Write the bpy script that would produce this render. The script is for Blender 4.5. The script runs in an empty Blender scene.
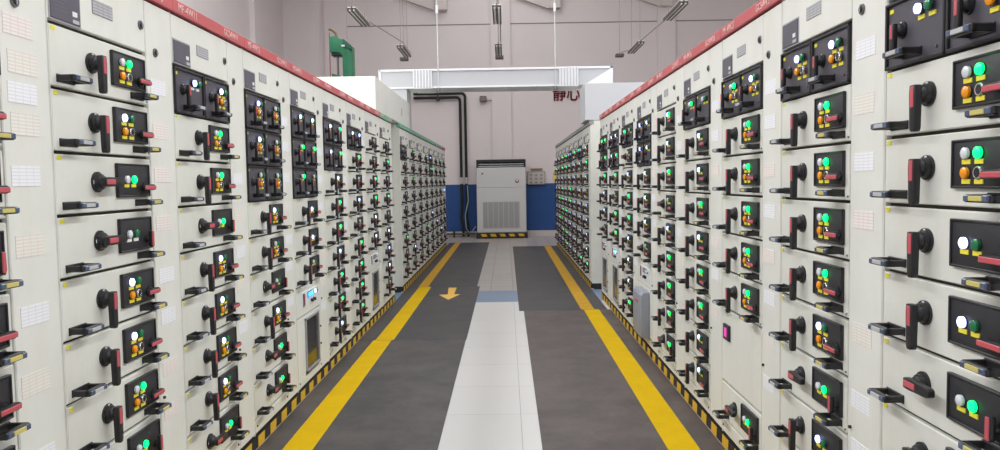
import bpy, bmesh, math, random
from mathutils import Matrix, Vector
random.seed(7)
SC = bpy.context.scene
C = SC.collection

# ------------------------------------------------------------------ materials
def lin(c):
    return tuple(((v/255)/12.92 if v/255 <= .04045 else ((v/255+.055)/1.055)**2.4) for v in c) + (1,)
MATS = {}
def mat(name, rgb, rough=.5, metal=0, emit=None, strength=0, noise=0, nscale=6, bump=0, coat=0):
    if name in MATS: return MATS[name]
    m = bpy.data.materials.new(name); m.use_nodes = True
    nt = m.node_tree; b = nt.nodes['Principled BSDF']
    b.inputs['Base Color'].default_value = lin(rgb)
    b.inputs['Roughness'].default_value = rough
    b.inputs['Metallic'].default_value = metal
    if coat: b.inputs['Coat Weight'].default_value = coat
    if emit:
        b.inputs['Emission Color'].default_value = lin(emit)
        b.inputs['Emission Strength'].default_value = strength
    if noise or bump:
        g = nt.nodes.new('ShaderNodeNewGeometry')
        n = nt.nodes.new('ShaderNodeTexNoise'); n.inputs['Scale'].default_value = nscale
        n.inputs['Detail'].default_value = 6; n.inputs['Roughness'].default_value = .65
        nt.links.new(g.outputs['Position'], n.inputs['Vector'])
        if noise:
            mx = nt.nodes.new('ShaderNodeMix'); mx.data_type = 'RGBA'
            mp = nt.nodes.new('ShaderNodeMapRange')
            mp.inputs['From Min'].default_value = .3; mp.inputs['From Max'].default_value = .75
            nt.links.new(n.outputs['Fac'], mp.inputs['Value'])
            nt.links.new(mp.outputs['Result'], mx.inputs['Factor'])
            c = lin(rgb); mx.inputs['A'].default_value = c
            mx.inputs['B'].default_value = tuple(min(1, v*(1-noise)) for v in c[:3]) + (1,)
            nt.links.new(mx.outputs['Result'], b.inputs['Base Color'])
        if bump:
            bp = nt.nodes.new('ShaderNodeBump'); bp.inputs['Strength'].default_value = bump
            bp.inputs['Distance'].default_value = .01
            nt.links.new(n.outputs['Fac'], bp.inputs['Height']); nt.links.new(bp.outputs['Normal'], b.inputs['Normal'])
    MATS[name] = m
    return m

CREAM = mat('cream_enamel', (221, 222, 214), .42, noise=.09, nscale=3)
CREAM2 = mat('cream_enamel_door', (223, 224, 217), .42, noise=.07, nscale=2.5)
def streaks(m):
    nt = m.node_tree; b = nt.nodes['Principled BSDF']; L = nt.links.new; N = nt.nodes.new
    src = b.inputs['Base Color'].links[0].from_socket
    g = N('ShaderNodeNewGeometry'); mp = N('ShaderNodeMapping'); mp.inputs['Scale'].default_value = (3.5, 3.5, 1.2); L(g.outputs['Position'], mp.inputs['Vector'])
    n = N('ShaderNodeTexNoise'); n.inputs['Scale'].default_value = 1.6; n.inputs['Detail'].default_value = 8; n.inputs['Roughness'].default_value = .7; L(mp.outputs[0], n.inputs['Vector'])
    r = N('ShaderNodeMapRange'); r.inputs['From Min'].default_value = .48; r.inputs['From Max'].default_value = .85; r.inputs['To Max'].default_value = .32; L(n.outputs['Fac'], r.inputs['Value'])
    mx = N('ShaderNodeMix'); mx.data_type = 'RGBA'; L(r.outputs[0], mx.inputs['Factor']); L(src, mx.inputs['A']); mx.inputs['B'].default_value = lin((190, 178, 156))
    L(mx.outputs['Result'], b.inputs['Base Color'])
streaks(CREAM); streaks(CREAM2)
WHITEP = mat('white_panel', (222, 226, 230), .35)
GAP = mat('dark_recess', (58, 52, 46), .8)  # dark sheet: shade inside the open gaps is put into its colour
RED = mat('red_band', (194, 92, 96), .45, noise=.12, nscale=4)
GREENB = mat('green_band', (112, 172, 142), .45)
GREYB = mat('grey_band', (150, 152, 148), .5)
LETTER = mat('pale_lettering', (228, 190, 186), .6)
BLACK = mat('black_plastic', (30, 30, 33), .38)
BLACKP = mat('black_panel', (40, 40, 45), .45)
CHARC = mat('charcoal_drawer', (74, 72, 80), .42)
REDH = mat('red_grip', (188, 80, 90), .42)
YTAG = mat('yellow_tag', (228, 214, 62), .6)
WTAG = mat('white_tag', (225, 225, 225), .6)
YDOT = mat('yellow_dot', (226, 218, 50), .6)
ORANGE = mat('orange_lens', (240, 150, 20), .25, coat=.3)
WOFF = mat('white_lens', (214, 216, 224), .25, coat=.3)
GOFF = mat('green_lens', (18, 112, 70), .25, coat=.3)
WON = mat('white_lens_lit', (235, 238, 255), .3, emit=(174, 190, 255), strength=2.2)
GON = mat('green_lens_lit', (0, 190, 110), .3, emit=(0, 205, 88), strength=3.0)
SILVER = mat('silver_ring', (205, 205, 205), .25, .9)
STEEL = mat('brushed_steel', (165, 166, 170), .38, .35)
NAMEP = mat('slate_nameplate', (86, 84, 96), .4)
LOCKM = mat('lock_metal', (120, 120, 120), .35, .7)
CLIP = mat('blue_clip', (66, 80, 108), .25, coat=.5)
LABW = mat('holder_label_white', (176, 180, 182), .35)
LABY = mat('holder_label_yellow', (196, 184, 108), .35)
HBLK = mat('hazard_black', (34, 33, 34), .6)
HYEL = mat('hazard_yellow', (222, 176, 44), .55, noise=.15, nscale=9)
SCREEN = mat('blue_screen_lit', (60, 160, 255), .3, emit=(50, 170, 255), strength=2.2)
PINKS = mat('magenta_digits_lit', (220, 60, 170), .3, emit=(225, 60, 175), strength=.35)
GREYC = mat('grey_cover', (142, 146, 156), .45)
GLASSM = None

def glass_mat():
    m = bpy.data.materials.new('window_glass'); m.use_nodes = True
    b = m.node_tree.nodes['Principled BSDF']
    b.inputs['Base Color'].default_value = lin((225, 228, 228))
    b.inputs['Transmission Weight'].default_value = 1; b.inputs['Roughness'].default_value = .05
    b.inputs['IOR'].default_value = 1.2
    return m
GLASSM = glass_mat()

def paper(name, rgb, line):
    m = bpy.data.materials.new(name); m.use_nodes = True
    nt = m.node_tree; b = nt.nodes['Principled BSDF']; b.inputs['Roughness'].default_value = .7
    tc = nt.nodes.new('ShaderNodeTexCoord'); sp = nt.nodes.new('ShaderNodeSeparateXYZ')
    cb = nt.nodes.new('ShaderNodeCombineXYZ')
    nt.links.new(tc.outputs['Object'], sp.inputs[0])
    nt.links.new(sp.outputs['X'], cb.inputs['X']); nt.links.new(sp.outputs['Z'], cb.inputs['Y'])
    br = nt.nodes.new('ShaderNodeTexBrick')
    br.inputs['Scale'].default_value = 1; br.inputs['Brick Width'].default_value = .034
    br.inputs['Row Height'].default_value = .0105; br.inputs['Mortar Size'].default_value = .0016
    br.offset = 0
    br.inputs['Color1'].default_value = lin(rgb); br.inputs['Color2'].default_value = lin(rgb)
    br.inputs['Mortar'].default_value = lin(line)
    nt.links.new(cb.outputs[0], br.inputs['Vector']); nt.links.new(br.outputs['Color'], b.inputs['Base Color'])
    return m
PAPERS = [paper('white_notice_paper', (232, 233, 236), (214, 216, 222)), paper('cream_notice_paper', (227, 224, 216), (212, 206, 198)),
          paper('pink_ruled_paper', (228, 223, 218), (216, 200, 196))]
PLATE = paper('etched_plate', (172, 172, 176), (138, 138, 142))

# ------------------------------------------------------------------ mesh building
class MB:
    def __init__(self):
        self.bm = bmesh.new(); self.mats = []
    def mi(self, m):
        if m not in self.mats: self.mats.append(m)
        return self.mats.index(m)
    def _fin(self, before, m):
        i = self.mi(m)
        for f in self.bm.faces:
            if f not in before: f.material_index = i
    def box(self, x0, x1, y0, y1, z0, z1, m, bev=0, seg=1):
        before = set(self.bm.faces)
        r = bmesh.ops.create_cube(self.bm, size=1)
        for v in r['verts']:
            v.co = Vector(((x0+x1)/2 + v.co.x*(x1-x0), (y0+y1)/2 + v.co.y*(y1-y0), (z0+z1)/2 + v.co.z*(z1-z0)))
        if bev:
            es = list({e for v in r['verts'] for e in v.link_edges})
            bmesh.ops.bevel(self.bm, geom=es, offset=bev, segments=seg, affect='EDGES', profile=.5)
        self._fin(before, m); return self
    def cyl(self, p, axis, r0, r1, L, m, n=20, caps=True):
        before = set(self.bm.faces)
        a = Vector(axis).normalized(); q = a.to_track_quat('Z', 'Y').to_matrix().to_4x4()
        M = Matrix.Translation(Vector(p) + a*L/2) @ q
        bmesh.ops.create_cone(self.bm, cap_ends=caps, segments=n, radius1=r0, radius2=r1, depth=L, matrix=M)
        self._fin(before, m); return self
    def ring(self, p, axis, r, thick, m, n=24, k=8):
        before = set(self.bm.faces)
        a = Vector(axis).normalized(); q = a.to_track_quat('Z', 'Y').to_matrix()
        vs = []
        for i in range(n):
            t = 2*math.pi*i/n; row = []
            for j in range(k):
                u = 2*math.pi*j/k
                v = Vector(((r+thick*math.cos(u))*math.cos(t), (r+thick*math.cos(u))*math.sin(t), thick*math.sin(u)))
                row.append(self.bm.verts.new(Vector(p) + q @ v))
            vs.append(row)
        for i in range(n):
            for j in range(k):
                self.bm.faces.new((vs[i][j], vs[(i+1) % n][j], vs[(i+1) % n][(j+1) % k], vs[i][(j+1) % k]))
        self._fin(before, m); return self
    def prism(self, pts, axis, d0, d1, m, bev=0):
        """pts 2D polygon; axis 'y': (x,z) extruded in y; 'z': (x,y) in z; 'x': (y,z) in x"""
        before = set(self.bm.faces)
        def P(a, b, d):
            return Vector((a, d, b)) if axis == 'y' else (Vector((a, b, d)) if axis == 'z' else Vector((d, a, b)))
        A = [self.bm.verts.new(P(a, b, d0)) for a, b in pts]; B = [self.bm.verts.new(P(a, b, d1)) for a, b in pts]
        fs = [self.bm.faces.new(A), self.bm.faces.new(B[::-1])]
        n = len(pts)
        for i in range(n):
            fs.append(self.bm.faces.new((A[i], B[i], B[(i+1) % n], A[(i+1) % n])))
        bmesh.ops.recalc_face_normals(self.bm, faces=fs)
        if bev:
            es = list({e for f in fs for e in f.edges})
            bmesh.ops.bevel(self.bm, geom=es, offset=bev, segments=2, affect='EDGES', profile=.5)
        self._fin(before, m); return self
    def tube(self, pts, r, m, n=10):
        before = set(self.bm.faces)
        pts = [Vector(p) for p in pts]; rows = []
        up = None
        for i, p in enumerate(pts):
            d = (pts[min(i+1, len(pts)-1)] - pts[max(i-1, 0)]).normalized()
            if up is None:
                up = d.orthogonal().normalized()
            up = (up - d*up.dot(d)).normalized(); s = d.cross(up)
            rows.append([self.bm.verts.new(p + (up*math.cos(2*math.pi*k/n) + s*math.sin(2*math.pi*k/n))*r) for k in range(n)])
        for i in range(len(rows)-1):
            for k in range(n):
                self.bm.faces.new((rows[i][k], rows[i][(k+1) % n], rows[i+1][(k+1) % n], rows[i+1][k]))
        self.bm.faces.new(rows[0][::-1]); self.bm.faces.new(rows[-1])
        self._fin(before, m); return self
    def mesh(self, name, smooth=True):
        me = bpy.data.meshes.new(name)
        for m in self.mats: me.materials.append(m)
        bmesh.ops.recalc_face_normals(self.bm, faces=self.bm.faces[:])
        if smooth:
            for f in self.bm.faces: f.smooth = True
            for e in self.bm.edges:
                if len(e.link_faces) == 2 and e.calc_face_angle(0) > .6: e.smooth = False
        self.bm.to_mesh(me); self.bm.free()
        return me

def link(name, me, parent=None, loc=(0, 0, 0), rotz=0):
    o = bpy.data.objects.new(name, me); C.objects.link(o)
    if parent: o.parent = parent
    o.location = loc
    if rotz: o.rotation_euler = (0, 0, rotz)
    return o
def thing(name, label, cat, loc=(0, 0, 0), rotz=0, group=None):
    o = link(name, None, None, loc, rotz); o.empty_display_size = .1
    return tag(o, label, cat, group)
def tag(o, label, cat, group=None):
    o['label'] = label; o['category'] = cat
    if group: o['group'] = group
    return o
def struct(name, me):
    o = link(name, me); o['kind'] = 'structure'; return o
def text_mesh(s, size, m, depth=.001, name='lettering', bold=0, sx=1):
    cu = bpy.data.curves.new('tmp_text', 'FONT'); cu.body = s; cu.size = size; cu.extrude = depth; cu.offset = bold
    ob = bpy.data.objects.new('tmp_text', cu); C.objects.link(ob)
    dg = bpy.context.evaluated_depsgraph_get(); dg.update()
    me = bpy.data.meshes.new_from_object(ob.evaluated_get(dg), depsgraph=dg)
    bpy.data.objects.remove(ob); bpy.data.curves.remove(cu)
    me.name = name; me.materials.clear(); me.materials.append(m)
    # stand the text up: glyph plane XY -> XZ, facing -Y
    me.transform(Matrix.Rotation(math.pi/2, 4, 'X') @ Matrix.Diagonal((sx, 1, 1, 1)))
    return me

# ------------------------------------------------------------------ cached switchgear parts
# local frame of a cabinet: x to the right along its front, -y out of the front, z up
CACHE = {}
def cached(key, fn):
    if key not in CACHE: CACHE[key] = fn()
    return CACHE[key]
H_TOP, H_BAND, Z_ROW, PITCH, DW, RH = 2.295, 2.24, 2.010, .88, .643, .205

def m_drawer():
    b = MB(); b.box(.004, DW-.004, 0, .03, .009, .203, CREAM, .003)
    b.cyl((.632, .001, .022), (0, -1, 0), .004, .004, .004, LOCKM, 8)
    return b.mesh('drawer')
def m_tag():
    b = MB(); b.box(-.011, .011, -.0015, .001, -.006, .006, YDOT); return b.mesh('yellow_tag')
def m_handle(horizontal, s=1.0):
    b = MB()
    b.cyl((0, 0, 0), (0, -1, 0), .036, .036, .012, BLACK, 28)
    b.cyl((0, -.012, 0), (0, -1, 0), .030, .027, .02, BLACK, 28)
    b.cyl((0, -.032, 0), (0, -1, 0), .024, .019, .016, BLACK, 24)
    b.prism([(-.015, .026), (.015, .026), (.017, .0), (.0135, -.098), (.009, -.108), (-.009, -.108), (-.0135, -.098), (-.017, 0)], 'y', -.044, -.076, BLACK, .004)
    b.box(-.009, .009, -.0785, -.074, -.038, .021, REDH, .0015)
    b.box(-.006, .006, -.0125, -.011, .028, .034, WTAG)
    me = b.mesh('rotary_handle')
    me.transform(Matrix.Diagonal((1, .64, .97, 1)))
    if horizontal: me.transform(Matrix.Rotation(-math.pi/2, 4, 'Y'))
    if s != 1: me.transform(Matrix.Diagonal((s, s, s, 1)))
    return me
def m_panel(two, tagm):
    b = MB(); w, h = .245, .126
    b.box(0, w, -.008, .004, -h, 0, BLACKP, .004, 2)
    for (x0, x1, z0, z1) in ((0, w, -.007, 0), (0, w, -h, -h+.007), (0, .007, -h, 0), (w-.007, w, -h, 0)):
        b.box(x0, x1, -.012, -.002, z0, z1, BLACK, .002)
    zs = (-.058,) if two == 1 else (-.058, -.108)
    if two == 1: zs = (-.083,)
    if two == 3: zs = (-.058,)
    for z in zs:
        for x in (.064, .116):
            b.box(x-.017, x+.017, -.0105, -.007, z-.006, z+.006, tagm)
    return b.mesh('control_panel')
def m_lamp(m, r=.0148):
    b = MB()
    b.cyl((0, -.006, 0), (0, -1, 0), r*1.18, r*1.15, .004, BLACK, 20)
    b.cyl((0, -.010, 0), (0, -1, 0), r, r, .007, m, 20)
    b.cyl((0, -.017, 0), (0, -1, 0), r, r*.6, .004, m, 20)
    return b.mesh('indicator_lamp')
def m_button():
    b = MB()
    b.cyl((0, -.006, 0), (0, -1, 0), .0165, .0165, .007, SILVER, 20)
    b.ring((0, -.013, 0), (0, 1, 0), .0138, .003, SILVER, 20, 6)
    b.cyl((0, -.012, 0), (0, -1, 0), .011, .0105, .004, BLACK, 20)
    return b.mesh('push_button')
def m_selector(vertical):
    b = MB()
    b.cyl((0, -.006, 0), (0, -1, 0), .021, .021, .006, BLACK, 20)
    b.cyl((0, -.012, 0), (0, -1, 0), .015, .013, .008, BLACK, 20)
    b.prism([(-.05, -.009), (.03, -.012), (.044, -.006), (.044, .006), (.03, .012), (-.05, .009)], 'y', -.018, -.033, BLACK, .003)
    b.box(-.048, .04, -.0355, -.031, -.009, .006, REDH, .002)
    me = b.mesh('selector_handle')
    if vertical: me.transform(Matrix.Diagonal((.66, 1, 1, 1)) ); me.transform(Matrix.Rotation(math.pi/2, 4, 'Y'))
    return me
def m_pull(lab):
    b = MB(); w, d, h = .102, .056, .020
    b.box(0, .013, -d, .002, 0, h, BLACK, .003)
    b.box(w-.013, w, -d, .002, 0, h, BLACK, .003)
    b.box(0, w, -d-.004, -d+.014, 0, h, BLACK, .003)
    b.box(.0, w, -.004, .002, -.003, h+.003, BLACK, .002)
    b.box(.004, .024, -d-.009, -d-.002, .002, h-.002, CLIP, .002)
    b.box(w-.024, w-.004, -d-.009, -d-.002, .002, h-.002, CLIP, .002)
    b.box(.025, w-.025, -d-.0095, -d-.002, .004, h-.004, lab, .001)
    return b.mesh('pull_handle')
def m_twin():
    b = MB(); w = .32
    b.box(.003, w-.003, 0, .03, .004, .203, CHARC, .002)
    for (x0, x1, z0, z1) in ((.003, w-.003, .194, .203), (.003, w-.003, .004, .014), (.003, .012, .004, .203), (w-.012, w-.003, .004, .203)):
        b.box(x0, x1, -.009, .002, z0, z1, BLACK, .002)
    b.cyl((.27, 0, .035), (0, -1, 0), .005, .005, .004, LOCKM, 8)
    return b.mesh('drawer')
def m_twin_tags(two, tagm):
    b = MB()
    for z in ((.128,) if two else (.128, .077)):
        for x in (.195, .25): b.box(x-.016, x+.016, -.003, .001, z-.006, z+.006, tagm)
    return b.mesh('lamp_tag')

def lamps(par, x, z, state, two, tiny=False):
    w, g = (WON if state in 'wb' else WOFF), (GON if state in 'gb' else GOFF)
    link('indicator_lamp', cached('lw'+w.name, lambda: m_lamp(w)), par, (x, 0, z))
    link('indicator_lamp', cached('lg'+g.name, lambda: m_lamp(g)), par, (x+.052, 0, z))
    if not two:
        link('indicator_lamp', cached('lo', lambda: m_lamp(ORANGE)), par, (x, 0, z-.05))
        link('push_button', cached('pb', m_button), par, (x+.052, 0, z-.05))

def drawer(par, zb, code, far=False, jit=0):
    """code: g / w / o lamp state, h lever across, 2 two lamps only, v selector upright, t white tags"""
    d = link('drawer', cached('drawer', m_drawer), par, (0, 0, zb))
    if not far: link('yellow_tag', cached('tag', m_tag), d, (.026, 0, .192))
    hz = 'h' in code
    link('rotary_handle', cached('rh%d' % hz, lambda: m_handle(hz)), d, (.24, 0, .113))
    two = '2' in code; tm = WTAG if 't' in code else YTAG
    p = link('control_panel', cached('cp%d%d%s' % (two, 'n' in code, tm.name), lambda: m_panel(1 if two else 3 if 'n' in code else 0, tm)), d, (.366, 0, .182))
    lamps(d, .43, .182-(.06 if two else .036), code[0], two or far or 'n' in code)
    link('selector_handle', cached('sel%d' % ('v' in code), lambda: m_selector('v' in code)), d, (.366+.207, 0, .092))
    link('pull_handle', cached('plw', lambda: m_pull(LABW)), d, (.033, 0, .026))
    link('pull_handle', cached('ply', lambda: m_pull(LABY)), d, (.505, 0, .024))
    return d

def twin(par, zb, a, bb, far=False):
    for k, code in enumerate((a, bb)):
        d = link('drawer', cached('twin', m_twin), par, (.002+k*.32, 0, zb))
        two = '2' in code or 'n' in code; tm = WTAG if 't' in code else YTAG
        if not far:
            link('yellow_tag', cached('tag', m_tag), d, (.03, 0, .178))
            link('lamp_tag', cached('tt%d%s' % (two, tm.name), lambda: m_twin_tags(two, tm)), d)
        lamps(d, .195, .152, code[0], two or far or 'n' in code)
        link('rotary_handle', cached('rhs', lambda: m_handle(False, .72)), d, (.092, 0, .112))
        link('pull_handle', cached('plw', lambda: m_pull(LABW)), d, (.097, 0, .026))

def meter(par, zb, lit):
    b = MB(); b.box(.004, DW-.004, 0, .03, .004, .203, CREAM2, .003)
    o = link('meter_panel', b.mesh('meter_panel'), par, (0, 0, zb))
    b = MB(); b.box(.14, .55, -.006, .002, .06, .165, WHITEP, .003); link('instrument_plate', b.mesh('instrument_plate'), o)
    b = MB(); b.box(.27, .40, -.010, -.004, .112, .152, BLACK, .002)
    b.box(.278, .392, -.012, -.008, .117, .147, SCREEN if lit else GREYC); link('display', b.mesh('display'), o)
    b = MB(); b.box(.15, .175, -.009, -.004, .065, .155, BLACK); b.box(.178, .20, -.008, -.004, .07, .15, REDH)
    link('scale_strip', b.mesh('scale_strip'), o)
    link('indicator_lamp', cached('lw'+(WON if lit else WOFF).name, lambda: m_lamp(WON if lit else WOFF)), o, (.45, 0, .135))
    link('push_button', cached('pb', m_button), o, (.51, 0, .135))
    for x in (.36, .42):
        b = MB(); b.cyl((x, -.006, .082), (0, -1, 0), .013, .011, .02, BLACK, 14); link('knob', b.mesh('knob'), o)

def window_door(par, zb, h):
    # door with an upright glazed opening; gear stands behind the pane
    x0, x1, z0, z1 = .19, .56, .0, h-.025
    b = MB()
    b.box(.004, x0, 0, .03, 0, h-.004, CREAM2); b.box(x1, DW-.004, 0, .03, 0, h-.004, CREAM2)
    b.box(x0, x1, 0, .03, z1, h-.004, CREAM2); b.box(x0, x1, 0, .03, -.02, z0, CREAM2)
    b.box(x0, x1, .22, .23, 0, z1, GAP)
    o = link('window_door', b.mesh('window_door'), par, (0, 0, zb))
    b = MB(); t = .016
    for (a, c, e, f) in ((x0, x1, z1-t, z1), (x0, x1, z0, z0+t), (x0, x0+t, z0, z1), (x1-t, x1, z0, z1)):
        b.box(a, c, -.012, .012, e, f, STEEL, .002)
    link('window_frame', b.mesh('window_frame'), o)
    b = MB(); b.box(x0+t, x1-t, .000, .004, z0+t, z1-t, GLASSM); link('pane', b.mesh('pane', False), o)
    b = MB()
    b.box(x0+.05, x1-.06, .06, .2, z0+.05, z1-.13, mat('breaker_case', (112, 98, 76), .5), .01)
    b.box(x0+.11, x1-.12, .045, .07, z0+.09, z1-.2, mat('breaker_face', (74, 70, 66), .5), .005)
    b.box(x0+.06, x1-.07, .05, .15, z1-.1, z1-.05, GREYC, .006)
    link('breaker', b.mesh('breaker'), o)
    b = MB(); b.cyl((DW-.03, 0, h*.62), (0, -1, 0), .006, .006, .01, BLACK, 8); b.cyl((DW-.03, 0, h*.3), (0, -1, 0), .006, .006, .01, BLACK, 8)
    link('latch', b.mesh('latch'), o)

def grey_cover(par, zb, h):
    b = MB(); b.box(.004, DW-.004, 0, .03, -.02, h-.004, CREAM2, .003)
    o = link('cover_door', b.mesh('cover_door'), par, (0, 0, zb))
    b = MB(); b.prism([(-.075, .0), (-.075, h-.06), (-.055, h-.03), (.0, h-.03), (.0, .0)], 'x', .16, .55, GREYC, .005)
    b.box(.26, .42, -.079, -.07, h-.13, h-.11, REDH)
    link('grey_cover', b.mesh('grey_cover'), o)

def blank(par, zb, h):
    b = MB(); b.box(.004, DW-.004, 0, .03, .012, h-.004, CREAM2, .003)
    o = link('blank_door', b.mesh('blank_door'), par, (0, 0, zb))
    b = MB(); b.box(.054, .158, -.012, .002, h-.165, h-.08, BLACK, .003); b.box(.084, .126, -.0145, -.011, h-.147, h-.098, PINKS)
    link('digital_meter', b.mesh('digital_meter'), o)

def m_lock():
    b = MB(); b.cyl((0, .001, 0), (0, -1, 0), .019, .017, .007, LOCKM, 18); b.cyl((0, -.006, 0), (0, -1, 0), .011, .01, .004, BLACK, 12)
    b.box(-.003, .003, -.0115, -.009, -.009, .009, STEEL); return b.mesh('lock')
def m_upper(far):
    b = MB(); b.box(.003, DW-.003, 0, .03, Z_ROW+.012, H_BAND-.01, CREAM2, .003); return b.mesh('upper_door')
def m_nameplate():
    b = MB(); b.box(0, .165, -.005, .002, 0, .095, NAMEP, .002)
    b.box(-.006, .171, -.002, .002, -.006, .101, STEEL)
    b.box(.118, .145, -.0065, -.004, .026, .042, WTAG); b.box(.118, .155, -.0065, -.004, .004, .016, LABW)
    for k in range(5): b.box(.02, .09-.008*(k % 3), -.0055, -.004, .03+k*.012, .032+k*.012, mat('faint_print', (108, 106, 112), .5))
    return b.mesh('nameplate')
def m_plate():
    b = MB(); b.box(0, .134, -.003, .002, 0, .05, PLATE, .001); return b.mesh('rating_plate')
def m_sticker(k):
    b = MB(); b.box(0, .135, -.0012, .002, 0, .06+.006*(k % 2), PAPERS[k]); return b.mesh('notice_sticker')
def m_hazard(w):
    b = MB(); b.box(0, w, -.004, .0, .012, .072, HBLK)
    n = round(w/.22); p = w/n
    for k in range(n):
        x = k*p+.02
        b.prism([(x, .012), (x+p*.5, .012), (x+p*.5+.008, .072), (x+.008, .072)], 'y', -.006, -.003, HYEL)
    return b.mesh('hazard_stripe')

def cabinet(side, y0, x, rows, label, group, header=RED, text=None, far=False, pitch=PITCH, stickers=None, seed=0, name='switchgear_cabinet'):
    rng = random.Random(seed)
    if side == 'L': root = thing(name, label, 'electrical cabinet', (x, y0, 0), math.pi/2, group)
    else: root = thing(name, label, 'electrical cabinet', (x, y0, 0), -math.pi/2, group)
    W = pitch-.002
    def body():
        b = MB(); b.box(.001, W, .024, .8, .08, H_TOP-.002, CREAM)
        b.box(.002, W-.001, .018, .024, .085, H_TOP-.01, GAP)
        b.box(.001, .004, .002, .03, .08, H_BAND-.005, CREAM); b.box(W-.003, W, .002, .03, .08, H_BAND-.005, CREAM)
        return b.mesh('body')
    link('body', cached('body%.2f' % pitch, body), root)
    def plinth():
        b = MB(); b.box(.002, W-.001, .006, .78, 0, .08, HBLK); b.box(0, W, .0, .03, .0, .012, mat('kerb', (196, 188, 170), .6)); return b.mesh('plinth')
    pl = link('plinth', cached('plinth%.2f' % pitch, plinth), root)
    link('hazard_stripe', cached('hz%.2f' % pitch, lambda: m_hazard(W)), pl)
    def band():
        b = MB(); b.box(.0005, W+.0005, -.012, .05, H_BAND, H_TOP, header, .002); return b.mesh('header_band')
    hb = link('header_band', cached('band%s%.2f' % (header.name, pitch), band), root)
    if text:
        t = link('lettering', text_mesh(text[0], .05, LETTER, .0008), hb, (.05, -.0135, H_BAND+.011))
        t = link('lettering', text_mesh(text[1], .046, LETTER, .0008), hb, (.58, -.0135, H_BAND+.012))
    u = link('upper_door', cached('upper', lambda: m_upper(False)), root)
    link('nameplate', cached('np', m_nameplate), u, (.014, 0, Z_ROW+.018))
    link('rating_plate', cached('rp', m_plate), u, (.262, 0, 2.094))
    link('lock', cached('lock', m_lock), u, (.605, 0, 2.123))
    def cdoor():
        b = MB(); b.box(DW+.004, W-.005, 0, .03, .092, H_BAND-.01, CREAM2, .003)
        b.cyl((DW+.03, 0, .62), (0, -1, 0), .006, .006, .008, BLACK, 8); return b.mesh('cable_door')
    cd = link('cable_door', cached('cd%.2f' % pitch, cdoor), root)
    link('lock', cached('lock', m_lock), cd, (.722, 0, 2.035))
    if not far:
        zs = stickers if stickers is not None else [1.865, 1.695, 1.50, 1.30, 1.10, .92, .70, .52]
        for z in zs:
            if rng.random() < .9 or stickers is not None:
                k = rng.choice((0, 0, 1, 2)); link('notice_sticker', cached('st%d' % k, lambda: m_sticker(k)), cd, (.672+rng.uniform(-.006, .008), 0, z+rng.uniform(-.012, .012)))
    def base():
        b = MB(); b.box(.004, DW-.004, 0, .03, .092, .162, CREAM2, .003)
        for q in (.03, .61): b.cyl((q, 0, .13), (0, -1, 0), .006, .006, .004, BLACK, 8)
        return b.mesh('base_panel')
    link('base_panel', cached('base', base), root)
    z = Z_ROW; i = 0
    while i < len(rows):
        r = rows[i]; i += 1
        if r.startswith('D:'):
            a, c = r[2:].split(','); z -= RH; twin(root, z, a, c, far)
        elif r == 'M': z -= RH; meter(root, z, False)
        elif r == 'ML': z -= RH; meter(root, z, True)
        elif r == 'W': z -= 2*RH; window_door(root, z, 2*RH)
        elif r == 'C': z -= 2*RH; grey_cover(root, z, 2*RH)
        elif r == 'B': z -= 2*RH; blank(root, z, 2*RH)
        else: z -= RH; drawer(root, z, r, far)
    return root

XL, XR, XR2 = -1.4285, 1.1817, 1.145
GL, GR = 'drawer cabinets of the left row', 'drawer cabinets of the right row'
HEAD = lambda k: ('MF-4W%02d' % k, 'GCS4W%02d' % k)
ST_NEAR = [1.925, 1.83, 1.745, 1.645, 1.49, 1.295, 1.08, .86, .64]
LEFT = [
 (['D:w2,w', 'g', 'w', 'g2hv', 'o', 'g', 'w', 'g', 'o'], 'cream cabinet nearest the camera at left, only sticker door and handle tips visible', RED),
 (['g', 'w', 'g2h', 'o2hvt', 'w', 'w', 'g', 'g2hv', 'g'], 'large cream cabinet at left with cream drawers only, no black twin drawers', RED),
 (['D:w2t,w', 'g', 'g', 'g2hv', 'w', 'w', 'w', 'w', 'g2hv'], 'cream cabinet at left, second with drawers in view, only its top row black', RED),
 (['D:w,o', 'D:w,o', 'D:o,o', 'w', 'o', 'o2hv', 'w', 'g2hv', 'g2hv'], 'cream cabinet at left, three black twin-drawer rows above cream drawers down to floor', RED),
 (['D:w,w', 'D:g,g', 'D:g,o', 'w2', 'w2', 'o', 'ML', 'W'], 'cream cabinet in left row with lit blue display above a glazed door', RED),
 (['D:w,g', 'D:w,g', 'w', 'g', 'g', 'w', 'g', 'g', 'w'], 'cream cabinet in left row, two black twin-drawer rows, just beyond lit blue display', RED),
 (['D:w,w', 'g', 'o', 'w', 'oh', 'g', 'g', 'g', 'g'], 'cream cabinet in left row, one black twin-drawer row and four green lamps stacked low', RED),
 (['oh', 'o', 'g', 'g', 'w', 'w', 'M', 'W'], 'cream cabinet in left row with unlit meter above a narrow glazed door', RED),
 (['o', 'g', 'o', 'g', 'o', 'w', 'w', 'w', 'o'], 'cream cabinet under green header band, far end of near left row beside gap', GREENB),
]
def plain(rows):        # these cabinets show no orange lens
    return [('D:' + ','.join(c+'n' for c in r[2:].split(','))) if r.startswith('D:') else (r+'n' if r[0] in 'gwob' else r) for r in rows]
for k, (rows, lab, hd) in enumerate(LEFT):
    if k >= 4: rows = plain(rows)
    cabinet('L', 1.487+.88*k, XL, rows, lab, GL, hd, HEAD(9+k) if k else None, seed=k, stickers=ST_NEAR if k == 0 else None)
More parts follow.
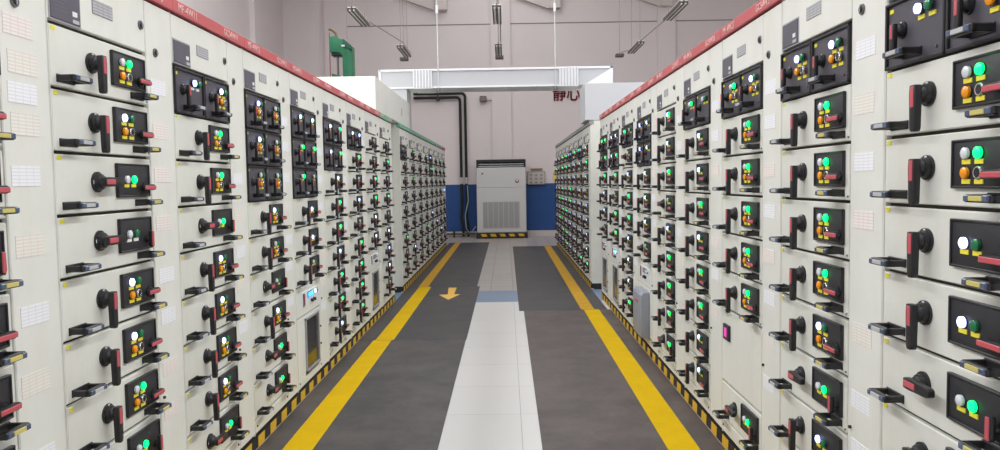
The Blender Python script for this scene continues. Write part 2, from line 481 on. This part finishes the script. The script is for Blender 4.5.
RIGHT = [
 (['D:w2,o', 'g', 'g', 'w2', 'w2', 'g2hv', 'o2hv', 'g', 'w'], 'largest cream cabinet at right, cut by the right edge of frame', RED),
 (['D:w,w', 'g', 'g', 'g', 'g', 'w', 'g2hv', 'w2', 'g'], 'cream cabinet at right with black twin drawers on top, both white lamps lit', RED),
 (['D:g,w', 'g', 'g', 'g', 'g', 'g', 'B', 'g2hv'], 'cream cabinet at right with a blank door carrying a small magenta digit meter', RED),
 (['D:g,o', 'w', 'w', 'g', 'w', 'g', 'g', 'w', 'w'], 'cream cabinet in right row just beyond magenta meter, one black twin-drawer row on top', RED),
 (['b', 'w', 'g', 'oh', 'w', 'g', 'g', 'g', 'g2hv'], 'cream cabinet in right row with cream drawers only, no black twin drawers', RED),
 (['D:w,w', 'D:w,w', 'w', 'w', 'w', 'oh', 'M', 'C'], 'cream cabinet in right row with a protruding grey cover at its foot', RED),
 (['D:g,o', 'oh', 'w', 'g', 'g', 'w', 'w', 'w', 'g'], 'cream cabinet in right row between the grey cover and the glazed doors', RED),
 (['D:w,w', 'D:w,g', 'g', 'o', 'g', 'gh', 'ML', 'W'], 'cream cabinet in right row with bright blue display above a tall glazed door', RED),
 (['D:g,g', 'D:o,g', 'g', 'w', 'w', 'oh', 'M', 'W'], 'last cream cabinet of the near right row, unlit meter above its glazed door', RED),
]
for k, (rows, lab, hd) in enumerate(RIGHT):
    if k >= 3: rows = plain(rows)
    cabinet('R', 2.357+.882*k, XR, rows, lab, GR, hd, HEAD(29-k), seed=40+k)
# far rows beyond the blue tile strip
ORD = ['first', 'second', 'third', 'fourth', 'fifth', 'sixth', 'seventh', 'eighth']
FARL = [['D:o,o', 'o', 'o', 'o', 'o', 'o', 'g', 'o', 'o'], ['g', 'o', 'g', 'o', 'o', 'o', 'o', 'w', 'o'], ['o', 'o', 'o', 'o', 'o', 'o', 'o', 'o', 'o'],
        ['g', 'o', 'o', 'o', 'o', 'o', 'g', 'o', 'o'], ['D:w,o', 'D:g,g', 'o', 'o', 'o', 'w', 'o', 'o', 'o'], ['o', 'o', 'o', 'o', 'o', 'o', 'w', 'o', 'o'],
        ['g', 'o', 'g', 'o', 'o', 'o', 'o', 'w', 'o'], ['o', 'g', 'o', 'ML', 'o', 'o', 'g', 'o', 'o']]
for k, rows in enumerate(FARL):
    lab = 'cream drawer cabinet in far left row under green header, %s from the gap' % ORD[k]
    if k == 7: lab = 'last cabinet of far left row with red header and blue display, nearest blue wall'
    cabinet('L', 10.16+.93*k, XL, rows, lab, 'drawer cabinets of the far left row', RED if k == 7 else GREENB, None, True, .93, seed=80+k)
rr = random.Random(5)
for k in range(8):
    rows = []
    for j in range(9):
        rows.append(rr.choice('wwwwggoo') if j else rr.choice('gw'))
    if k in (1, 3): rows[0] = 'D:%s,%s' % (rr.choice('gw'), rr.choice('gw'))
    lab = 'cream drawer cabinet in far right row under grey top rail, %s from the gap' % ORD[k]
    if k == 7: lab = 'last cabinet of the far right row, closest to the blue back wall'
    cabinet('R', 10.2+.88*(k+1), XR2, rows, lab, 'drawer cabinets of the far right row', GREYB, None, True, seed=120+k)

# ------------------------------------------------------------------ room shell
YB, YN, XWL, XWR, ZC = 20.4, -4.0, -5.95, 9.0, 8.0
def floor_material():
    m = bpy.data.materials.new('glazed_floor_tile'); m.use_nodes = True
    nt = m.node_tree; b = nt.nodes['Principled BSDF']; L = nt.links.new; N = nt.nodes.new
    g = N('ShaderNodeNewGeometry'); sp = N('ShaderNodeSeparateXYZ'); L(g.outputs['Position'], sp.inputs[0])
    def brick(size, ox, oy, c1, c2, mo, ms):
        mp = N('ShaderNodeMapping'); mp.inputs['Location'].default_value = (ox, oy, 0)
        L(g.outputs['Position'], mp.inputs['Vector'])
        t = N('ShaderNodeTexBrick'); t.offset = 0; t.inputs['Scale'].default_value = 1
        t.inputs['Brick Width'].default_value = size; t.inputs['Row Height'].default_value = size
        t.inputs['Mortar Size'].default_value = ms; t.inputs['Mortar Smooth'].default_value = .3
        t.inputs['Color1'].default_value = lin(c1); t.inputs['Color2'].default_value = lin(c2); t.inputs['Mortar'].default_value = lin(mo)
        L(mp.outputs[0], t.inputs['Vector']); return t
    A = brick(.655, -.07, -.80, (209, 208, 207), (205, 204, 203), (154, 152, 149), .0024)
    B = brick(.31, -.07, -.1, (180, 172, 168), (172, 165, 161), (130, 122, 117), .006)
    def cmp(op, v):
        c = N('ShaderNodeMath'); c.operation = op; c.inputs[1].default_value = v; L(sp.outputs['Y'], c.inputs[0]); return c
    far = cmp('GREATER_THAN', 10.2); b0 = cmp('GREATER_THAN', 9.22); b1 = cmp('LESS_THAN', 10.2)
    mx = N('ShaderNodeMix'); mx.data_type = 'RGBA'; L(far.outputs[0], mx.inputs['Factor']); L(A.outputs['Color'], mx.inputs['A']); L(B.outputs['Color'], mx.inputs['B'])
    mul = N('ShaderNodeMath'); mul.operation = 'MULTIPLY'; L(b0.outputs[0], mul.inputs[0]); L(b1.outputs[0], mul.inputs[1])
    m2 = N('ShaderNodeMix'); m2.data_type = 'RGBA'; L(mul.outputs[0], m2.inputs['Factor']); L(mx.outputs['Result'], m2.inputs['A'])
    m2.inputs['B'].default_value = lin((112, 134, 162))
    L(m2.outputs['Result'], b.inputs['Base Color']); b.inputs['Roughness'].default_value = .3
    return m
struct('floor', MB().box(XWL, XWR, YN, YB+.2, -.15, 0, floor_material()).mesh('floor', False))

def wall_material():
    m = bpy.data.materials.new('pale_wall_paint'); m.use_nodes = True
    nt = m.node_tree; b = nt.nodes['Principled BSDF']; L = nt.links.new; N = nt.nodes.new
    g = N('ShaderNodeNewGeometry'); sp = N('ShaderNodeSeparateXYZ'); L(g.outputs['Position'], sp.inputs[0])
    c = N('ShaderNodeMath'); c.operation = 'LESS_THAN'; c.inputs[1].default_value = 1.427; L(sp.outputs['Z'], c.inputs[0])
    n = N('ShaderNodeTexNoise'); n.inputs['Scale'].default_value = .9; n.inputs['Detail'].default_value = 5; L(g.outputs['Position'], n.inputs['Vector'])
    w = N('ShaderNodeMix'); w.data_type = 'RGBA'; w.inputs['A'].default_value = lin((216, 207, 206)); w.inputs['B'].default_value = lin((208, 199, 198)); L(n.outputs['Fac'], w.inputs['Factor'])
    mx = N('ShaderNodeMix'); mx.data_type = 'RGBA'; L(c.outputs[0], mx.inputs['Factor']); L(w.outputs['Result'], mx.inputs['A'])
    mx.inputs['B'].default_value = lin((20, 68, 128))
    L(mx.outputs['Result'], b.inputs['Base Color']); b.inputs['Roughness'].default_value = .55
    return m
WALL = wall_material()
struct('wall_back', MB().box(XWL-.2, XWR+.2, YB, YB+.2, 0, ZC, WALL).mesh('wall_back', False))
struct('wall_left', MB().box(XWL-.2, XWL, YN, YB, 0, ZC, WALL).mesh('wall_left', False))
struct('wall_right', MB().box(XWR, XWR+.2, YN, YB, 0, ZC, WALL).mesh('wall_right', False))
struct('wall_front', MB().box(XWL-.2, XWR+.2, YN-.2, YN, 0, ZC, WALL).mesh('wall_front', False))
CEIL = mat('ceiling_paint', (226, 224, 220), .8)
struct('ceiling', MB().box(XWL-.2, XWR+.2, YN-.2, YB+.2, ZC, ZC+.2, CEIL).mesh('ceiling', False))
struct('baseboard_back', MB().box(XWL, XWR, YB-.02, YB, 0, .15, mat('baseboard_tile', (196, 186, 180), .4)).mesh('baseboard_back', False))
# pilasters, the groove between them and the brackets high on the wall
n = 1
for (x0, x1) in ((-4.82, -4.22), (-.36, .165), (4.1, 4.58)):
    struct('trim_%d' % n, MB().box(x0, x1, YB-.07, YB, 0, ZC, WALL).mesh('pilaster', False)); n += 1
struct('trim_%d' % n, MB().box(XWL, XWL+.12, 17.75, 18.3, 0, ZC, WALL).mesh('pilaster', False)); n += 1
GROOVE = mat('groove_shadow', (120, 112, 110), .8)
for (x0, x1) in ((-4.22, -.36), (.165, 4.1), (4.58, XWR)):
    struct('trim_%d' % n, MB().box(x0, x1, YB-.006, YB, 5.70, 5.725, GROOVE).mesh('groove', False)); n += 1
BRK = mat('bracket_paint', (202, 194, 190), .6)
for (x, full) in ((-1.82, 1), (1.2, 1), (4.18, 0)):
    b = MB(); b.box(x, x+.31, YB-.22, YB, 6.07, ZC, BRK, .01)
    b.prism([(x, 6.07), (x, 6.9), (x-.95, 6.9), (x-.95, 6.42)], 'y', YB-.13, YB-.0, BRK)
    struct('trim_%d' % n, b.mesh('bracket', False)); n += 1

# ------------------------------------------------------------------ floor mats
def rubber(name, rgb, rgb2, rgb3):
    """mottled rubber with grey scuffs"""
    m = mat(name, rgb, .5, bump=.12, nscale=40); nt = m.node_tree; b = nt.nodes['Principled BSDF']; L = nt.links.new; N = nt.nodes.new
    g = N('ShaderNodeNewGeometry')
    def noise(sc, det, stretch, lo, hi):
        mp = N('ShaderNodeMapping'); mp.inputs['Scale'].default_value = stretch; L(g.outputs['Position'], mp.inputs['Vector'])
        n = N('ShaderNodeTexNoise'); n.inputs['Scale'].default_value = sc; n.inputs['Detail'].default_value = det; n.inputs['Roughness'].default_value = .7; L(mp.outputs[0], n.inputs['Vector'])
        r = N('ShaderNodeMapRange'); r.inputs['From Min'].default_value = lo; r.inputs['From Max'].default_value = hi; L(n.outputs['Fac'], r.inputs['Value']); return r
    a = noise(2.6, 8, (1, 1, 1), .38, .64); c = noise(7, 10, (1, .8, 1), .62, .80)
    m1 = N('ShaderNodeMix'); m1.data_type = 'RGBA'; m1.inputs['A'].default_value = lin(rgb); m1.inputs['B'].default_value = lin(rgb2); L(a.outputs[0], m1.inputs['Factor'])
    m2 = N('ShaderNodeMix'); m2.data_type = 'RGBA'; L(c.outputs[0], m2.inputs['Factor']); L(m1.outputs['Result'], m2.inputs['A']); m2.inputs['B'].default_value = lin(rgb3)
    L(m2.outputs['Result'], b.inputs['Base Color']); return m
MATM = rubber('black_rubber', (50, 49, 51), (78, 72, 70), (120, 114, 110))
MATM2 = rubber('black_rubber_brown', (64, 57, 56), (88, 78, 75), (126, 118, 113))
MATM3 = rubber('black_rubber_dark', (48, 48, 51), (66, 62, 63), (98, 94, 92))
YEL = mat('yellow_floor_tape', (203, 166, 0), .75, noise=.14, nscale=5)
YEL2 = mat('yellow_floor_tape_worn', (190, 146, 40), .55, noise=.2, nscale=7)
for m_ in (YEL, YEL2): m_.node_tree.nodes['Principled BSDF'].inputs['Specular IOR Level'].default_value = .12
T = .006
def rubber_mat(x0, x1, y0, y1, s0, s1, m, ym, label):
    r = thing('rubber_mat', label, 'floor mat', ((x0+x1)/2, (y0+y1)/2, 0), 0, 'black rubber mats along the aisle')
    hx, hy = (x1-x0)/2, (y1-y0)/2; cx = (x0+x1)/2
    link('mat_sheet', MB().box(-hx, hx, -hy, hy, .0, T, m, .002).mesh('mat_sheet'), r)
    link('yellow_stripe', MB().box(s0-cx, s1-cx, -hy+.004, hy-.004, T-.001, T+.0012, ym).mesh('yellow_stripe'), r)
rubber_mat(-1.425, -.405, .6, 7.02, -1.28, -1.108, MATM, YEL, 'near left black rubber mat with scuffs and a wide yellow stripe')
rubber_mat(-1.425, -.40, 7.026, 10.62, -1.262, -1.09, MATM3, YEL, 'middle left black rubber mat with the yellow arrow on it')
rubber_mat(-1.425, -.44, 10.626, 18.4, -1.277, -1.14, MATM3, YEL2, 'far left black rubber mat reaching towards the air conditioner')
rubber_mat(.178, 1.178, .6, 8.55, .866, 1.04, MATM2, YEL, 'near right brownish-black rubber mat with a bright yellow stripe')
rubber_mat(.125, 1.14, 8.556, 17.1, .838, .99, MATM3, YEL2, 'far right black rubber mat with a worn orange-yellow stripe')
b = MB(); b.prism([(-.835, 10.5), (-.722, 10.5), (-.715, 9.87), (-.63, 9.89), (-.757, 9.42), (-.915, 9.85), (-.80, 9.87)], 'z', T, T+.0015, mat('arrow_yellow', (222, 178, 78), .6))
tag(link('floor_arrow', b.mesh('floor_arrow')), 'yellow arrow stuck on the left black mat pointing towards the camera', 'floor arrow')

# ------------------------------------------------------------------ air conditioner
ACW = mat('ac_casing', (198, 198, 196), .45); ACG = mat('ac_grille', (140, 140, 140), .5)
ac = thing('air_conditioner', 'tall grey-white floor-standing air conditioner against the blue back wall', 'air conditioner', (-.135, 19.7, 0))
w = .648
b = MB(); b.box(-w, w, .0, .5, .145, 1.86, ACW, .01); b.box(-w, -w+.045, .0, .5, 1.85, 2.06, ACW); b.box(w-.045, w, 0, .5, 1.85, 2.06, ACW)
b.box(-w, w, -.01, .5, 2.0, 2.07, BLACK, .004); b.box(-w, -w+.05, -.012, .1, 1.86, 2.06, BLACK); b.box(w-.05, w, -.012, .1, 1.86, 2.06, BLACK); b.box(-w, w, .3, .5, 1.85, 2.06, BLACK); link('casing', b.mesh('casing'), ac)
b = MB()
for k in range(2): b.box(-w+.05, w-.05, .03, .12, 1.885+k*.055, 1.905+k*.055, ACW, .004)
for k in range(5): b.box(-w+.12+k*.26, -w+.128+k*.26, .06, .1, 1.87, 2.04, ACG)
link('outlet_louvre', b.mesh('outlet_louvre'), ac)
b = MB(); b.box(-w+.01, w-.01, -.012, .004, 1.338, 1.845, ACW, .006); link('upper_panel', b.mesh('upper_panel'), ac)
b = MB(); b.box(-w+.01, w-.01, -.012, .004, .16, 1.328, ACW, .006); lp = link('lower_panel', b.mesh('lower_panel'), ac)
b = MB(); b.box(-.49, .48, -.016, -.011, .265, .965, mat('ac_grille_back', (176, 176, 175), .5))
for k in range(42):
    if k % 6 == 5: continue
    x = -.48+k*.0228
    b.box(x, x+.013, -.018, -.015, .285, .95, ACG)
link('intake_grille', b.mesh('intake_grille'), lp)
b = MB(); b.cyl((.415, -.012, 1.5), (0, -1, 0), .05, .05, .006, mat('round_red_label', (120, 40, 48), .5), 24); b.cyl((.415, -.018, 1.515), (0, -1, 0), .026, .026, .002, WTAG, 16); link('round_sticker', b.mesh('round_sticker'), ac)
b = MB(); b.prism([(-.53, 1.70), (-.49, 1.735), (-.45, 1.70), (-.49, 1.68)], 'y', -.016, -.011, mat('emblem_grey', (96, 100, 104), .4)); link('emblem', b.mesh('emblem'), ac)
b = MB(); b.box(-w-.03, w+.03, -.02, .5, 0, .145, HBLK, .004)
for k in range(5):
    x = -.52+k*.245
    b.prism([(x, .05), (x+.14, .05), (x+.1, .12), (x-.04, .12)], 'y', -.0235, -.019, HYEL)
link('base_plinth', b.mesh('base_plinth'), ac)

# insulated pipes and loose cables to the left of the air conditioner
PIPE = mat('black_pipe_foam', (28, 28, 28), .8); WPIPE = mat('white_pipe_wrap', (196, 194, 190), .6)
def bend(p0, corner, p1, r, n=8):
    p0, c, p1 = Vector(p0), Vector(corner), Vector(p1)
    a = c + (p0-c).normalized()*r; d = c + (p1-c).normalized()*r
    return [p0, a] + [a.lerp(c, t/n).lerp(c.lerp(d, t/n), t/n) for t in range(1, n)] + [d, p1]
pr = thing('coolant_pipes', 'pair of black insulated pipes bending down the back wall left of the air conditioner', 'pipe', (-1.2, YB-.12, 0))
for k, (x, z) in enumerate(((-1.075, 3.87), (-1.21, 3.765))):
    b = MB(); b.tube(bend((-2.46+1.2, 0, z), (x+1.2, 0, z), (x+1.2, 0, 1.62), .12), .038, PIPE, 12); link('pipe', b.mesh('pipe'), pr)
    b = MB(); b.tube([(x+1.2, 0, 1.62), (x+1.2, 0, 1.45)], .03, WPIPE); b.tube([(x+1.2, 0, 1.45), (x+1.2+.01, 0, 1.0), (x+1.2-.02, .02, .5), (x+1.2+.02, 0, .35), (x+1.2+.03, -.0, .03)], .036, PIPE); link('pipe_tail', b.mesh('pipe_tail'), pr)
b = MB(); b.box(-.63, -.58, -.05, -.02, 3.68, 4.12, BLACK, .004); b.box(-.65, -.56, -.04, .1, 3.68, 3.72, BLACK); link('pipe_bracket', b.mesh('pipe_bracket'), pr)
cb = MB()
cb.tube([(-1.05, 20.2, 1.4), (-1.03, 20.2, 1.0), (-1.12, 20.17, .6), (-1.1, 20.2, .25), (-1.04, 20.22, .135), (-.94, 20.2, .16), (-.84, 20.15, .30)], .014, mat('grey_cable', (150, 168, 160), .5))
tag(link('loose_cable', cb.mesh('loose_cable')), 'loose pale cable curling below the black pipes beside the air conditioner', 'cable')
cb = MB(); cb.box(-1.95, -.85, 20.2, 20.3, .07, .115, mat('dark_conduit', (70, 66, 64), .6), .01); cb.box(-1.45, -1.41, 20.19, 20.34, 0, .2, BLACK)
tag(link('floor_conduit', cb.mesh('floor_conduit')), 'dark conduit along the wall base left of the air conditioner', 'conduit')
b = MB(); b.box(-.68, -.5, YB-.16, YB, 3.64, 3.79, mat('box_brown', (92, 78, 74), .6), .008); b.box(-.66, -.52, YB-.165, YB-.15, 3.66, 3.77, mat('box_lid', (120, 104, 98), .6))
b.box(-.5, -.36, YB-.05, YB, 3.69, 3.73, BRK)
tag(link('wall_mount_box', b.mesh('junction_box')), 'small brown box on the back wall high above the air conditioner', 'junction box')
# framed switch panel right of the air conditioner
sb = thing('switch_panel', 'pale framed switch panel on the wall right of the air conditioner', 'switch panel', (.81, YB, 0))
b = MB(); b.box(-.235, .235, -.08, 0, 1.40, 1.75, mat('switch_box', (190, 184, 178), .5), .006)
for (x0, x1, z0, z1) in ((-.235, .235, 1.735, 1.75), (-.235, .235, 1.40, 1.415), (-.235, -.22, 1.4, 1.75), (.22, .235, 1.4, 1.75)): b.box(x0, x1, -.09, -.02, z0, z1, mat('switch_rim', (150, 142, 138), .5))
link('box', b.mesh('box'), sb)
for k in range(9):
    b = MB(); x, z = -.14+.14*(k % 3), 1.46+.1*(k//3)
    b.box(x-.05, x+.05, -.088, -.078, z-.035, z+.035, mat('switch_plate', (168, 162, 158), .5), .004); b.box(x-.012, x+.012, -.096, -.086, z-.016, z+.016, mat('switch_key', (120, 112, 112), .5), .002)
    link('switch', b.mesh('switch'), sb)
b = MB(); b.box(-.14, .17, -.06, 0, 1.80, 1.835, mat('wooden_cap', (150, 120, 88), .6), .004); link('top_strip', b.mesh('top_strip'), sb)
b = MB(); b.box(1.27, 1.42, YB-.012, YB, 1.47, 1.74, mat('yellow_notice', (226, 204, 96), .6), .002)
tag(link('wall_notice', b.mesh('wall_notice')), 'small yellow notice on the back wall beside the far right cabinets', 'notice')
# red slogan characters
SIGN = mat('red_characters', (178, 30, 54), .5)
for ch, x, lab in (('静', 1.29, 'red wall character with many strokes, left of the two above the aisle'), ('心', 1.665, 'simpler red wall character, right of the two beside the white riser')):
    me = text_mesh(ch, .40, SIGN, .015, 'wall_character', bold=0)
    xs = [v.co.x for v in me.vertices]; zs = [v.co.z for v in me.vertices]
    sx, sz = .345/(max(xs)-min(xs)), .40/(max(zs)-min(zs))
    me.transform(Matrix.Diagonal((sx, 1, sz, 1)) @ Matrix.Translation((-min(xs), 0, -min(zs))))
    bmx = bmesh.new()
    for dx, dz in ((0, 0), (.009, 0), (0, .009), (.009, .009), (.0045, .0045)):
        c2 = me.copy(); c2.transform(Matrix.Translation((dx, dx*.05, dz))); bmx.from_mesh(c2); bpy.data.meshes.remove(c2)
    bmx.to_mesh(me); bmx.free()
    tag(link('wall_character', me, None, (x, YB-.016, 3.64)), lab, 'sign', 'red slogan characters on the back wall')

# ------------------------------------------------------------------ bus duct bridge above the aisle
DUCT = mat('duct_paint', (196, 198, 202), .4); DRIM = mat('duct_rim', (236, 238, 242), .35)
bd = thing('bus_duct', 'white bus duct bridging the aisle above the gap between the cabinet rows', 'bus duct', (0, 11.35, 2.9))
b = MB(); b.box(-1.87, 1.606, 0, .5, .02, .27, DUCT); 
b.box(-1.88, 1.616, -.03, .53, .255, .287, DRIM, .004); b.box(-1.88, 1.1, -.03, .53, 0, .025, DRIM, .004)
b.box(1.575, 1.616, -.03, .53, -.03, .287, DRIM, .004); b.box(-1.89, -1.855, -.03, .53, .0, .287, DRIM, .004)
link('duct', b.mesh('duct'), bd)
b = MB(); b.prism([(1.16, .0), (1.58, .0), (1.58, .25)], 'y', -.02, .01, DRIM); link('gusset', b.mesh('gusset'), bd)
for x0 in (-1.374, .815):
    b = MB(); b.box(x0, x0+.285, -.045, .545, -.005, .285, DRIM, .004)
    for k in range(6): b.box(x0+.02+k*.045, x0+.042+k*.045, -.052, -.04, .01, .272, DUCT, .003)
    link('joint_sleeve', b.mesh('joint_sleeve'), bd)
for x in (-.995, .756):
    b = MB(); b.cyl((x, -.04, -.03), (0, 0, 1), .008, .008, ZC-2.87-.01, mat('rod_zinc', (206, 210, 212), .35, .3), 10)
    b.cyl((x, -.04, -.05), (0, 0, 1), .03, .03, .05, LOCKM, 12)
    for zz in (1.1, 1.7): b.cyl((x, -.04, zz), (0, 0, 1), .02, .02, .12, DRIM, 10)
    link('hanger_rod', b.mesh('hanger_rod'), bd)
b = MB(); b.box(-2.1, -1.474, -.0, .5, -.6, .02, DUCT, .004); link('riser', b.mesh('riser'), bd)
b = MB(); b.box(1.082, 2.0, -1.13, -.4, -.6, -.105, DUCT, .004); b.box(1.2, 2.0, -.42, .02, -.6, -.105, DUCT, .004); link('riser', b.mesh('riser'), bd)
b = MB(); b.box(-2.9, XL-.003, 8.36, 11.3, H_TOP+.003, 2.675, CREAM2, .006)
b.box(XL-.003, XL+.001, 10.4, 10.44, 2.42, 2.52, GREYB)
tag(link('duct_cover', b.mesh('duct_cover')), 'tall cream box sitting on top of the left cabinets across the gap', 'cover box')

# ------------------------------------------------------------------ hanging luminaires
TUBE = mat('unlit_tube', (226, 224, 218), .3); HOUS = mat('luminaire_housing', (88, 78, 70), .5); WIRE = mat('hanging_wire', (150, 142, 138), .5)
LUM = [(-2.36, 11.78, 'hanging twin-tube light upper left, above the green hoist'), (-2.06, 15.0, 'smaller hanging twin-tube light upper left, near the duct bridge'),
       (-.11, 11.78, 'upper of the two twin-tube lights hanging over the middle of the aisle'), (-.12, 15.05, 'lower of the two twin-tube lights hanging over the middle of the aisle'),
       (2.77, 11.73, 'largest hanging twin-tube light at upper right'), (2.7, 15.02, 'smaller hanging twin-tube light upper right, left of the largest')]
for (x, y, lab) in LUM:
    t = thing('tube_light', lab, 'ceiling light', (x, y, 4.17), 0, 'hanging twin-tube lights')
    b = MB(); b.box(-.013, .013, 0, 1.2, .0, .07, HOUS, .004)
    for s in (-1, 1): b.box(s*.06-.010, s*.06+.010, 0, 1.2, -.005, .05, HOUS, .004)
    b.box(-.068, .068, 0, 1.2, .045, .06, TUBE, .004)
    link('housing', b.mesh('housing'), t)
    for s in (-1, 1):
        b = MB(); b.cyl((s*.033, .02, .012), (0, 1, 0), .0145, .0145, 1.16, TUBE, 12); link('tube', b.mesh('tube'), t)
    for yy in (.1, 1.1):
        b = MB(); b.cyl((0, yy, .055), (0, 0, 1), .006, .006, ZC-4.235, WIRE, 6); link('hanging_wire', b.mesh('hanging_wire'), t)
for (x0, x1, x2, lab) in ((-2.33, -2.06, -2.2, 'thin conduit joining the hanging lights at upper left'), (-.1, -.12, -.11, 'thin conduit joining the hanging lights over the aisle middle'), (2.77, 2.7, 2.52, 'thin conduit joining the hanging lights at upper right')):
    t = thing('light_conduit', lab, 'conduit', (0, 0, 4.27))
    b = MB(); b.tube([(x0+.04, 12.99, -.02), (x1+.05, 14.98, -.0), (x1+.05, 16.22, 0), (x2+.03, 16.6, 0)], .010, WIRE, 8); link('conduit', b.mesh('conduit'), t)
    b = MB(); b.box(x2-.09, x2+.09, 16.55, 16.7, -.1, -.03, HOUS, .01); link('end_box', b.mesh('end_box'), t)
    b = MB(); b.cyl((x2, 16.6, -.04), (0, 0, 1), .006, .006, ZC-4.25, WIRE, 6); link('hanging_wire', b.mesh('hanging_wire'), t)

# ------------------------------------------------------------------ green hoist frame behind the left row
GRN = mat('hoist_green', (36, 118, 82), .45, noise=.12, nscale=5); GRN2 = mat('hoist_green_dark', (30, 92, 66), .5)
hf = thing('hoist_frame', 'green steel hoist frame rising behind the left cabinets', 'hoist frame', (-2.785, 13.0, 0))
b = MB()
b.prism([(-.22, 4.02), (-.10, 4.03), (-.04, 3.98), (.03, 3.97), (.16, 3.86), (.165, 0), (.015, 0), (.0, 3.70), (-.06, 3.75), (-.22, 3.76)], 'y', 0, .3, GRN, .012)
link('c_frame', b.mesh('c_frame'), hf)
b = MB(); b.prism([(.03, 3.975), (.165, 3.86), (.165, 3.75), (.10, 3.80), (.02, 3.9)], 'y', -.03, .01, GRN2, .004); b.box(.1, .165, -.03, .01, 0, 3.8, GRN, .004)
link('flange', b.mesh('flange'), hf)
b = MB(); b.box(.0, .055, -.04, -.028, 3.84, 3.868, WTAG); o = link('white_plate', b.mesh('white_plate'), hf)
b = MB(); b.box(-.2, -.02, .05, .25, 3.70, 3.77, BLACK, .01); b.cyl((-.11, .15, 3.70), (0, 0, -1), .02, .02, .4, LOCKM, 10); link('arm_shade_and_rod', b.mesh('arm_shade_and_rod'), hf)  # black box stands in for the shade under the arm; rod below
b = MB(); b.prism([(-.2, 3.4), (-.05, 3.36), (-.02, 3.2), (-.2, 3.2)], 'y', .05, .25, GRN2, .01); b.box(-.2, .1, .05, .25, 0, 3.3, GRN2, .01); link('lower_jaw', b.mesh('lower_jaw'), hf)
b = MB(); b.cyl((-.235, .1, 0), (0, 0, 1), .008, .008, 4.1, mat('red_cord', (150, 70, 66), .7), 8); link('cord', b.mesh('cord'), hf)
b = MB(); b.tube([(-.24, .1, 4.16), (-.19, .1, 4.15), (-.13, .1, 4.1), (-.1, .1, 4.0)], .022, mat('rusty_hook', (120, 98, 70), .7)); link('hook', b.mesh('hook'), hf)

# ------------------------------------------------------------------ light
COOL = (.97, .985, 1)
def area(name, loc, sx, sy, power, col=(1, .98, .95), rot=(0, 0, 0)):
    l = bpy.data.lights.new(name, 'AREA'); l.shape = 'RECTANGLE'; l.size = sx; l.size_y = sy; l.energy = power; l.color = col
    o = bpy.data.objects.new(name, l); C.objects.link(o); o.location = loc; o.rotation_euler = rot
    return o
for (y, p) in ((1, 92), (7, 100), (12.5, 105), (17.5, 66)):
    area('roof_light', (-.1, y, ZC-.15), 3.2, 4.0, p, COOL)
for sd in (-1, 1):                       # added area lights out of view, to brighten the cabinet fronts
    for y in (-1.4, 2.7, 6.3):
        area('row_fill', (sd*3.0-.1, y, 4.9), .5, 3.0, 82, COOL, (0, sd*math.radians(28), 0))
for y in (9, 12.5):
    for x in (5.6, -4.4): area('roof_light', (x, y, ZC-.15), 2, 4, 90, COOL)
W = bpy.data.worlds.new('World'); SC.world = W; W.use_nodes = True
W.node_tree.nodes['Background'].inputs[0].default_value = (.8, .85, .9, 1); W.node_tree.nodes['Background'].inputs[1].default_value = .3

# ------------------------------------------------------------------ camera
f, pi_, ya, ro = 750.08, math.radians(3.2986), math.radians(-.5341), math.radians(.8997)
fwd = Vector((math.sin(ya)*math.cos(pi_), math.cos(ya)*math.cos(pi_), -math.sin(pi_)))
rt = Vector((math.cos(ya), -math.sin(ya), 0)); dn = fwd.cross(rt)
r2 = rt*math.cos(ro) + dn*math.sin(ro); d2 = dn*math.cos(ro) - rt*math.sin(ro)
cam = bpy.data.cameras.new('camera'); co = bpy.data.objects.new('camera', cam); C.objects.link(co)
M = Matrix.Identity(4)
for i in range(3): M[i][0], M[i][1], M[i][2] = r2[i], -d2[i], -fwd[i]
M.translation = Vector((0, 0, 1.487)); co.matrix_world = M
cam.sensor_width = 36; cam.lens = f/1000*36; cam.clip_start = .05; cam.clip_end = 100
SC.camera = co
vs = SC.view_settings; SC.display_settings.display_device = 'sRGB'
vs.view_transform = 'Standard'; vs.look = 'None'; vs.gamma = 1; vs.use_curve_mapping = False; vs.exposure = 0.42
SC.cycles.max_bounces = 8; SC.cycles.diffuse_bounces = 5
SC.cycles.use_denoising = True
